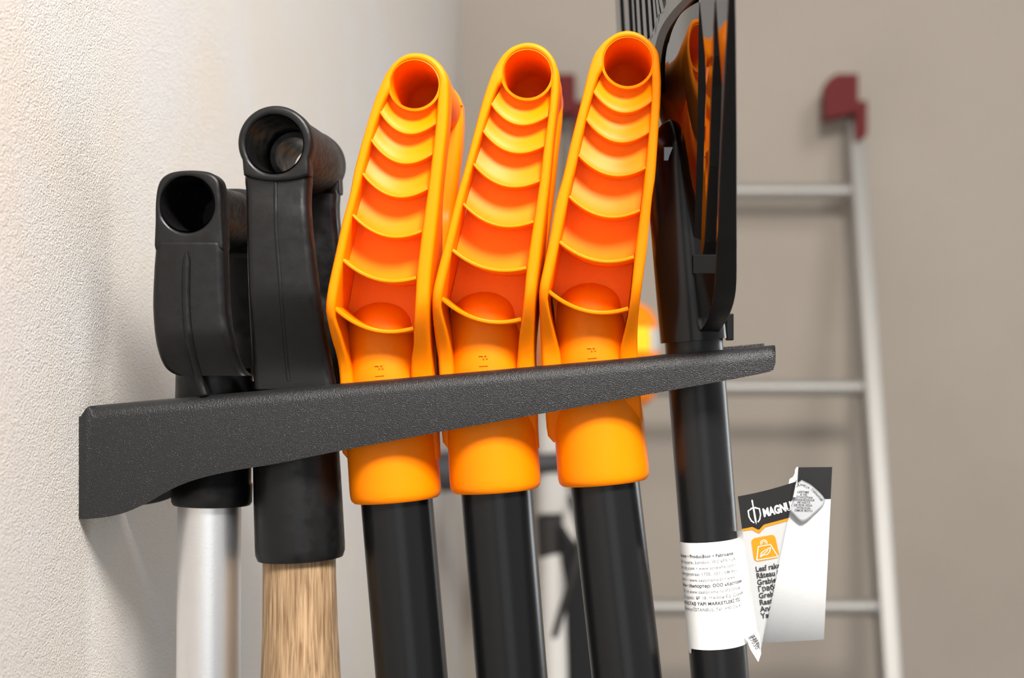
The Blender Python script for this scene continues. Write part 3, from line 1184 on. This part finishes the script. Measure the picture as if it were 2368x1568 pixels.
mb = MB()
card_text(mb, 'MAGNUSSON', 49, 57, 25.5, 0, 0.045, 1.0)
for sx in (-1, 1):
    stroke(mb, [(31 + sx * 5, 34), (31 + sx * 12.5, 37), (31 + sx * 12.5, 51), (31 + sx * 9, 61), (31 + sx * 4.5, 66)], 2.6, 0, 0.0003)
card_geom(mb, [(29.2, 32), (32.8, 32), (32.8, 62), (31, 71), (29.2, 62)], [[0, 1, 2, 3, 4]], 0, 0.0003)
card_geom(mb, [(24.5, 31.5), (37.5, 31.5), (37.5, 34), (24.5, 34)], [[0, 1, 2, 3]], 0, 0.00032)
card_geom(mb, [(29.6, 19), (32.4, 19), (32.4, 32), (29.6, 32)], [[0, 1, 2, 3]], 0, 0.0003)
card_geom(mb, [(31, 13), (33.2, 17), (31, 21), (28.8, 17)], [[0, 1, 2, 3]], 0, 0.00032)
mb.build('emblem_lettering', M['white'], front, smooth=False, flat_normals=True)
mb = MB()
sq = []
for cs, ct, a0 in ((24, 114, 180), (55, 114, 270), (55, 150, 0), (24, 150, 90)):
    for q in range(6):
        an = math.radians(a0 + 90 * q / 5)
        sq.append((cs + 9 * math.cos(an), ct - 4 + 9 * math.sin(an)))
card_geom(mb, sq, [list(range(len(sq)))], 0, 0.00024)
W_ = 1.6
stroke(mb, [(27, 122), (51, 122), (60, 152), (20, 152), (27, 122)], W_, 1, 0.00036)
for rad in (6.5, 3.4):
    stroke(mb, [(39 + rad * math.cos(math.radians(a)), 115.5 + rad * math.sin(math.radians(a))) for a in range(150, 391, 20)], 1.3, 1, 0.00036)
leaf = [(28, 146), (31, 137), (38, 133), (50, 129), (47, 138), (41, 143), (33, 143), (28, 146)]
stroke(mb, leaf, 1.5, 1, 0.00036)
stroke(mb, [(31, 143), (44, 134)], 1.2, 1, 0.00036)
mb.build('weight_icon', [M['ink_orange'], M['white']], front, smooth=False, flat_normals=True)
mb = MB()
for i, t in enumerate(['Leaf rake', 'Râteau à', 'Grabie do', 'Грабли', 'Greblă', 'Rastrillo', 'Ancinho', 'Yaprak']):
    card_text(mb, t, 15 - i * 0.4, 178 + i * 15.4, 17.2, 0, 0.028, 1.02)
mb.build('card_lettering', M['ink_dark'], front, smooth=False, flat_normals=True)

# rear half of the card and the bend that joins them
BY = 0.046


def back(s, t, out=0.0):
    """rear half: s px from its right edge (negative to the left), t px down"""
    px = 1924.5 + s - t * 0.048
    py = 1080 + t - 0.008 * s + t * 0.0
    py += (-s) * t * 0.00012
    e = (-s) - 62 - t * 0.16
    y = BY + 0.00003 * (-s)
    if e > 0 and t < 60:
        y += 0.0
    return P(px, py, y - out)


mb = MB()
pts, fs = grid(-165, 0, 0, 399, 30, 30)
keep = []
for f in fs:
    cs = sum(pts[i][0] for i in f) / 4
    ct = sum(pts[i][1] for i in f) / 4
    if cs > -80 - ct * 0.165:
        keep.append(f)
used = sorted({i for f in keep for i in f})
mp = {i: n for n, i in enumerate(used)}
# left border follows the bend exactly
vs = []
for i in used:
    s, t = pts[i]
    vs.append(back(max(s, -80 - t * 0.165), t))
mb.add(vs, [[mp[i] for i in f] for f in keep])
rear = mb.build('card_rear', M['steel_print'], rake, flat_normals=True)
mb = MB()
pts, fs = grid(-80, 0, 0, 74, 20, 4)
mb.add([back(max(s, -80 - t * 0.165), t, 0.0002) for s, t in pts], fs)
mb.build('header_band', M['ink'], rear, smooth=False, flat_normals=True)
# the bend: from the curled edge of the front up to the rear half
mb = MB()
path0 = [(1826, 1108, 0.034), (1834, 1103, 0.0350), (1838, 1094, 0.0365), (1838.5, 1086, 0.0385), (1842, 1080.5, 0.042), (1846, 1079.5, 0.046)]
path1 = [(1818, 1150, 0.034), (1828, 1150, 0.0350), (1834, 1150, 0.0365), (1836, 1150, 0.0385), (1838, 1150, 0.042), (1842, 1150, 0.046)]
mb.loft([[P(*a), P(*b)] for a, b in zip(path0, path1)], cap=False, closed=False)
mb.build('card_bend', M['white'], rake, flat_normals=True)
# badge
mb = MB()


def badge_outline(sc):
    c0 = Vector((1857, 1158, 0))
    o = catmull([(1854, 1110, 0), (1880, 1125, 0), (1908, 1158, 0), (1884, 1187, 0), (1857, 1206, 0), (1836, 1190, 0), (1815, 1162, 0), (1830, 1130, 0), (1854, 1110, 0)], 6)[:-1]
    return [c0 + (p - c0) * sc for p in o]


for sc, mi, yy in ((1.0, 0, BY - 0.0009), (0.93, 1, BY - 0.0011)):
    p = [P(a.x, a.y, yy) for a in badge_outline(sc)]
    mb.add(p, [list(range(len(p)))], mi)


def btext(body, cx, py, size, an=0.0):
    tv, tf, w = text_geom(body, 0.01, 1.02)
    ca, sa = math.cos(an), math.sin(an)
    vs = []
    for x, y in tv:
        u, v = (x - w / 2) * size, -y * size
        vs.append(P(cx + u * ca - v * sa, py + u * sa + v * ca, BY - 0.0013))
    mb.add(vs, tf, 2)


for i, (t, cx) in enumerate([('LIFETIME', 1857), ('À VIE', 1858), ('DOŻYWOTNIA', 1855), ('ПОЖИЗНЕННАЯ', 1855), ('PE VIAȚĂ', 1859), ('DE POR VIDA', 1857), ('VITALÍCIA', 1858), ('ÖMÜR BOYU', 1858)]):
    btext(t, cx, 1140.5 + i * 6.1, 7.0, 0.03)
ring_t = 'GWARANCJA·ГАРАНТИЯ'
arcp = resample(catmull([(1838, 1131, 0), (1846, 1123, 0), (1856, 1122, 0), (1878, 1134, 0), (1898, 1156, 0)], 8), len(ring_t))
for i, ch in enumerate(ring_t):
    a = arcp[min(i + 1, len(arcp) - 1)] - arcp[max(i - 1, 0)]
    btext(ch, arcp[i].x, arcp[i].y + 2, 7.2, math.atan2(a.y, a.x))
mb.build('badge', [M['silver_edge'], M['silver_ink'], M['ink_dark']], rear, smooth=False, flat_normals=True)
# white flap in front of the card and the curled corner with the bar code
mb = MB()
fl = [P(1700, 1229, 0.030), P(1717, 1226, 0.0225), P(1752, 1463, 0.0225), P(1722, 1466, 0.030)]
mb.add(fl, [[0, 1, 2, 3]])
mb.build('card_flap', M['white'], rake, smooth=False, flat_normals=True)
mb = MB()
cn = [(1722, 1465), (1753, 1462), (1757, 1475), (1760, 1512), (1753.5, 1531), (1735, 1501)]
mb.add([P(a, b, 0.0245) for a, b in cn], [list(range(6))])
b_dir = Vector((0.55, 0.835, 0))
b_nrm = Vector((0.835, -0.55, 0))
o0 = Vector((1734, 1473, 0))
x = 0.0
mbk = []
for wdt, gap in ((1.2, 1.6), (2.2, 1.2), (1.0, 2.0), (2.6, 1.4), (1.2, 1.2), (2.0, 1.8), (1.0, 1.2), (2.4, 1.6), (1.2, 1.2), (1.8, 1.5), (1.2, 1.3), (2.2, 1.2), (1.2, 1.2)):
    q = [o0 + b_dir * x + b_nrm * 3, o0 + b_dir * (x + wdt) + b_nrm * 3, o0 + b_dir * (x + wdt) + b_nrm * 12, o0 + b_dir * x + b_nrm * 12]
    q = [Vector((min(p.x, 1753.5 + (p.y - 1462) * 0.12), max(p.y, 1463.5), 0)) for p in q]
    mb.add([P(p.x, p.y, 0.0242) for p in q], [[0, 1, 2, 3]], 1)
    x += wdt + gap
tv, tf, w = text_geom('87030', 0.0, 1.05)
o1 = Vector((1729.5, 1474, 0))
mb.add([P((o1 + b_dir * (a * 13.2) + b_nrm * (b * 13.2)).x, (o1 + b_dir * (a * 13.2) + b_nrm * (b * 13.2)).y, 0.0241) for a, b in tv], tf, 1)
mb.build('card_corner', [M['white'], M['ink_dark']], rake, smooth=False, flat_normals=True)

# ----------------------------------------------------------------- ladder against the back wall
TOPY = WALL_Y - 0.075
tr = P(1981, 320, TOPY)
dep_b = tr.x * F / (2060 - VX)
br = P(2060, 1500, dep_b - D)
dirv = (br - tr)
slope_y = dirv.y / dirv.z
bot_z = 0.0
lad = empty('ladder', (0.15, tr.y + slope_y * (0 - tr.z), 0), 'aluminium ladder with red end caps leaning on the back wall', 'ladder')
XL, XR = P(1330, 230, TOPY).x, tr.x


def lad_pt(x, z):
    return Vector((x, tr.y + slope_y * (z - tr.z), z))


up = (lad_pt(0, 1) - lad_pt(0, 0)).normalized()
fw = Vector((1, 0, 0)).cross(up)
if fw.y > 0:
    fw = -fw
for x in (XL, XR):
    mb = MB()
    W2, DD = 0.0135, 0.055
    secs = []
    for z in (0.001, tr.z + 0.045):
        p = lad_pt(x, z)
        s = [(-W2, 0.004), (-W2 + 0.004, 0), (W2 - 0.004, 0), (W2, 0.004), (W2, DD), (-W2, DD)]
        secs.append([p + Vector((a, 0, 0)) - fw * b for a, b in s])
    mb.loft(secs)
    mb.build('rail', M['alu_ladder'], lad)
    mb = MB()
    zt = tr.z + 0.052
    sg = -1
    # cap: block reaching back over the rail end, with a tongue down its outer side
    for (x0, x1, y0, y1, z0, z1, ch) in ((-0.056, 0.000, -0.012, 0.04, 0.030, 0.106, 0.02), (-0.003, 0.0165, -0.004, 0.03, -0.008, 0.062, 0.004)):
        base = lad_pt(x, tr.z)
        o = [(x0, z0), (x1, z0 + 0.012), (x1, z1), (x0 + ch, z1), (x0 + ch * 0.3, z1 - ch * 0.45), (x0, z1 - ch)]
        mb.prism([base + Vector((a, 0, b)) for a, b in o], [], base.y - 0.006 + y0, base.y + y1 - 0.006)
    mb.build('end_cap', M['red'], lad, bevel=0.002)
for py, in ((428,), (884,), (1335,)):
    pass
rz = [P(1900, 428, TOPY - 0.02).z]
step = 0.0
z0 = rz[0]
# second rung fixes the spacing
for z in [z0 - i * 0.0005 for i in range(1200)]:
    y = lad_pt(0, z).y
    if VY + (CZ - z) * F / (D + y) >= 884:
        step = z0 - z
        break
z = z0
while z > 0.1:
    mb = MB()
    a, b = lad_pt(XL + 0.012, z), lad_pt(XR - 0.012, z)
    off = -fw * 0.026
    mb.lathe(a + off, b + off, [(0, 0.0145), (0.012, 0.0145), (0.013, 0.0125), (b.x - a.x - 0.013, 0.0125), (b.x - a.x - 0.012, 0.0145), (b.x - a.x, 0.0145)], 20)
    mb.build('rung', M['alu_ladder'], lad)
    z -= step

# ----------------------------------------------------------------- string trimmer standing between the rails
TYD = 1.25
trim = empty('string_trimmer', (P(1283, 0, TYD).x, TYD, 0), 'orange grass trimmer with yellow warning label standing behind the tools', 'grass trimmer')


def blob(cx, cy, rx, ry, ryy, y, e=0.75, nu=36, nv=20, a0=0.0, a1=360.0, b0=-90.0, b1=90.0, grow=0.0):
    """rounded housing; with an angle range, a patch that lies on it"""
    mb = MB()
    c = P(cx, cy, y)
    full = a1 - a0 >= 360
    f = lambda v: math.copysign(abs(v) ** e, v)
    secs = []
    for j in range(nv + 1):
        b = math.radians(lerp(b0, b1, j / nv))
        if full:
            b = max(-1.52, min(1.52, b))
        row = []
        for i in range(nu if full else nu + 1):
            a = math.radians(lerp(a0, a1, i / nu))
            cb = abs(math.cos(b)) ** e
            row.append(c + Vector(((mm(rx, y) + grow) * f(math.cos(a)) * cb, (ryy + grow) * f(math.sin(a)) * cb, (mm(ry, y) + grow) * f(math.sin(b)))))
        secs.append(row)
    mb.loft(secs, cap=full, closed=full)
    return mb


body = blob(1384, 822, 141, 130, 0.085, TYD, 0.55, nu=60, nv=30).build('engine_housing', M['orange'], trim)
blob(1384, 822, 141, 130, 0.085, TYD, 0.55, a0=255, a1=315, b0=0.5, b1=15, grow=0.001).build('warning_label', M['yellow'], body, flat_normals=True)
blob(1384, 822, 141, 130, 0.085, TYD, 0.55, a0=317, a1=343, b0=0.5, b1=14, grow=0.001).build('pale_patch', M['pale'], body, flat_normals=True)  # paler patch lying on the orange housing


def vtube(name, px0, py0, px1, py1, rpx, m, y=TYD):
    mb = MB()
    a, b = P(px0, py0, y), P(px1, py1, y)
    mb.lathe(a, b, [(0, mm(rpx, y)), ((b - a).length, mm(rpx, y))], 28)
    return mb.build(name, m, trim, bevel=0.002)


vtube('neck', 1270, 930, 1272, 1050, 33, M['pale'])
vtube('clamp', 1274, 1075, 1276, 1185, 36, M['pale'])
vtube('sleeve', 1270, 1192, 1274, 1288, 30, M['cable'])
mb = MB()
a, b = P(1276, 1285, TYD), P(1283, 1568, TYD - 0.07)
axs = (b - a).normalized()
ln = (a.z - 0.02) / -axs.z
mb.lathe(a, a + axs, [(0, mm(29, TYD)), (ln, mm(29, TYD))], 28)
mb.build('tube', M['pale'], trim)
mb = MB()
mb.lathe(P(1300, 1068, TYD - 0.02), P(990, 1094, TYD - 0.02), [(0, 0.013), (0.06, 0.014), (0.09, 0.027), (0.168, 0.027), (0.17, 0.02)], 28)
mb.build('handlebar', M['dark_grey'], trim)
mb = MB()
mb.tube(catmull([P(1318, 1150, TYD - 0.03), P(1342, 1230, TYD - 0.05), P(1330, 1310, TYD - 0.06), P(1300, 1410, TYD - 0.06), P(1264, 1535, TYD - 0.06), P(1235, 1640, TYD - 0.05), P(1225, 1760, TYD - 0.04)], 8), mm(8.5, TYD), 12)
mb.build('cable', M['cable'], trim)
mb = MB()
hb = [(1294, 1208), (1330, 1262), (1352, 1262), (1420, 1300), (1440, 1420), (1445, 1600), (1440, 1800), (1325, 1800), (1312, 1568), (1304, 1400), (1298, 1290)]
mb.prism([P(a, b, TYD) for a, b in hb], [], TYD - 0.02, TYD + 0.03)
mb.build('harness', M['fabric'], trim, bevel=0.006)
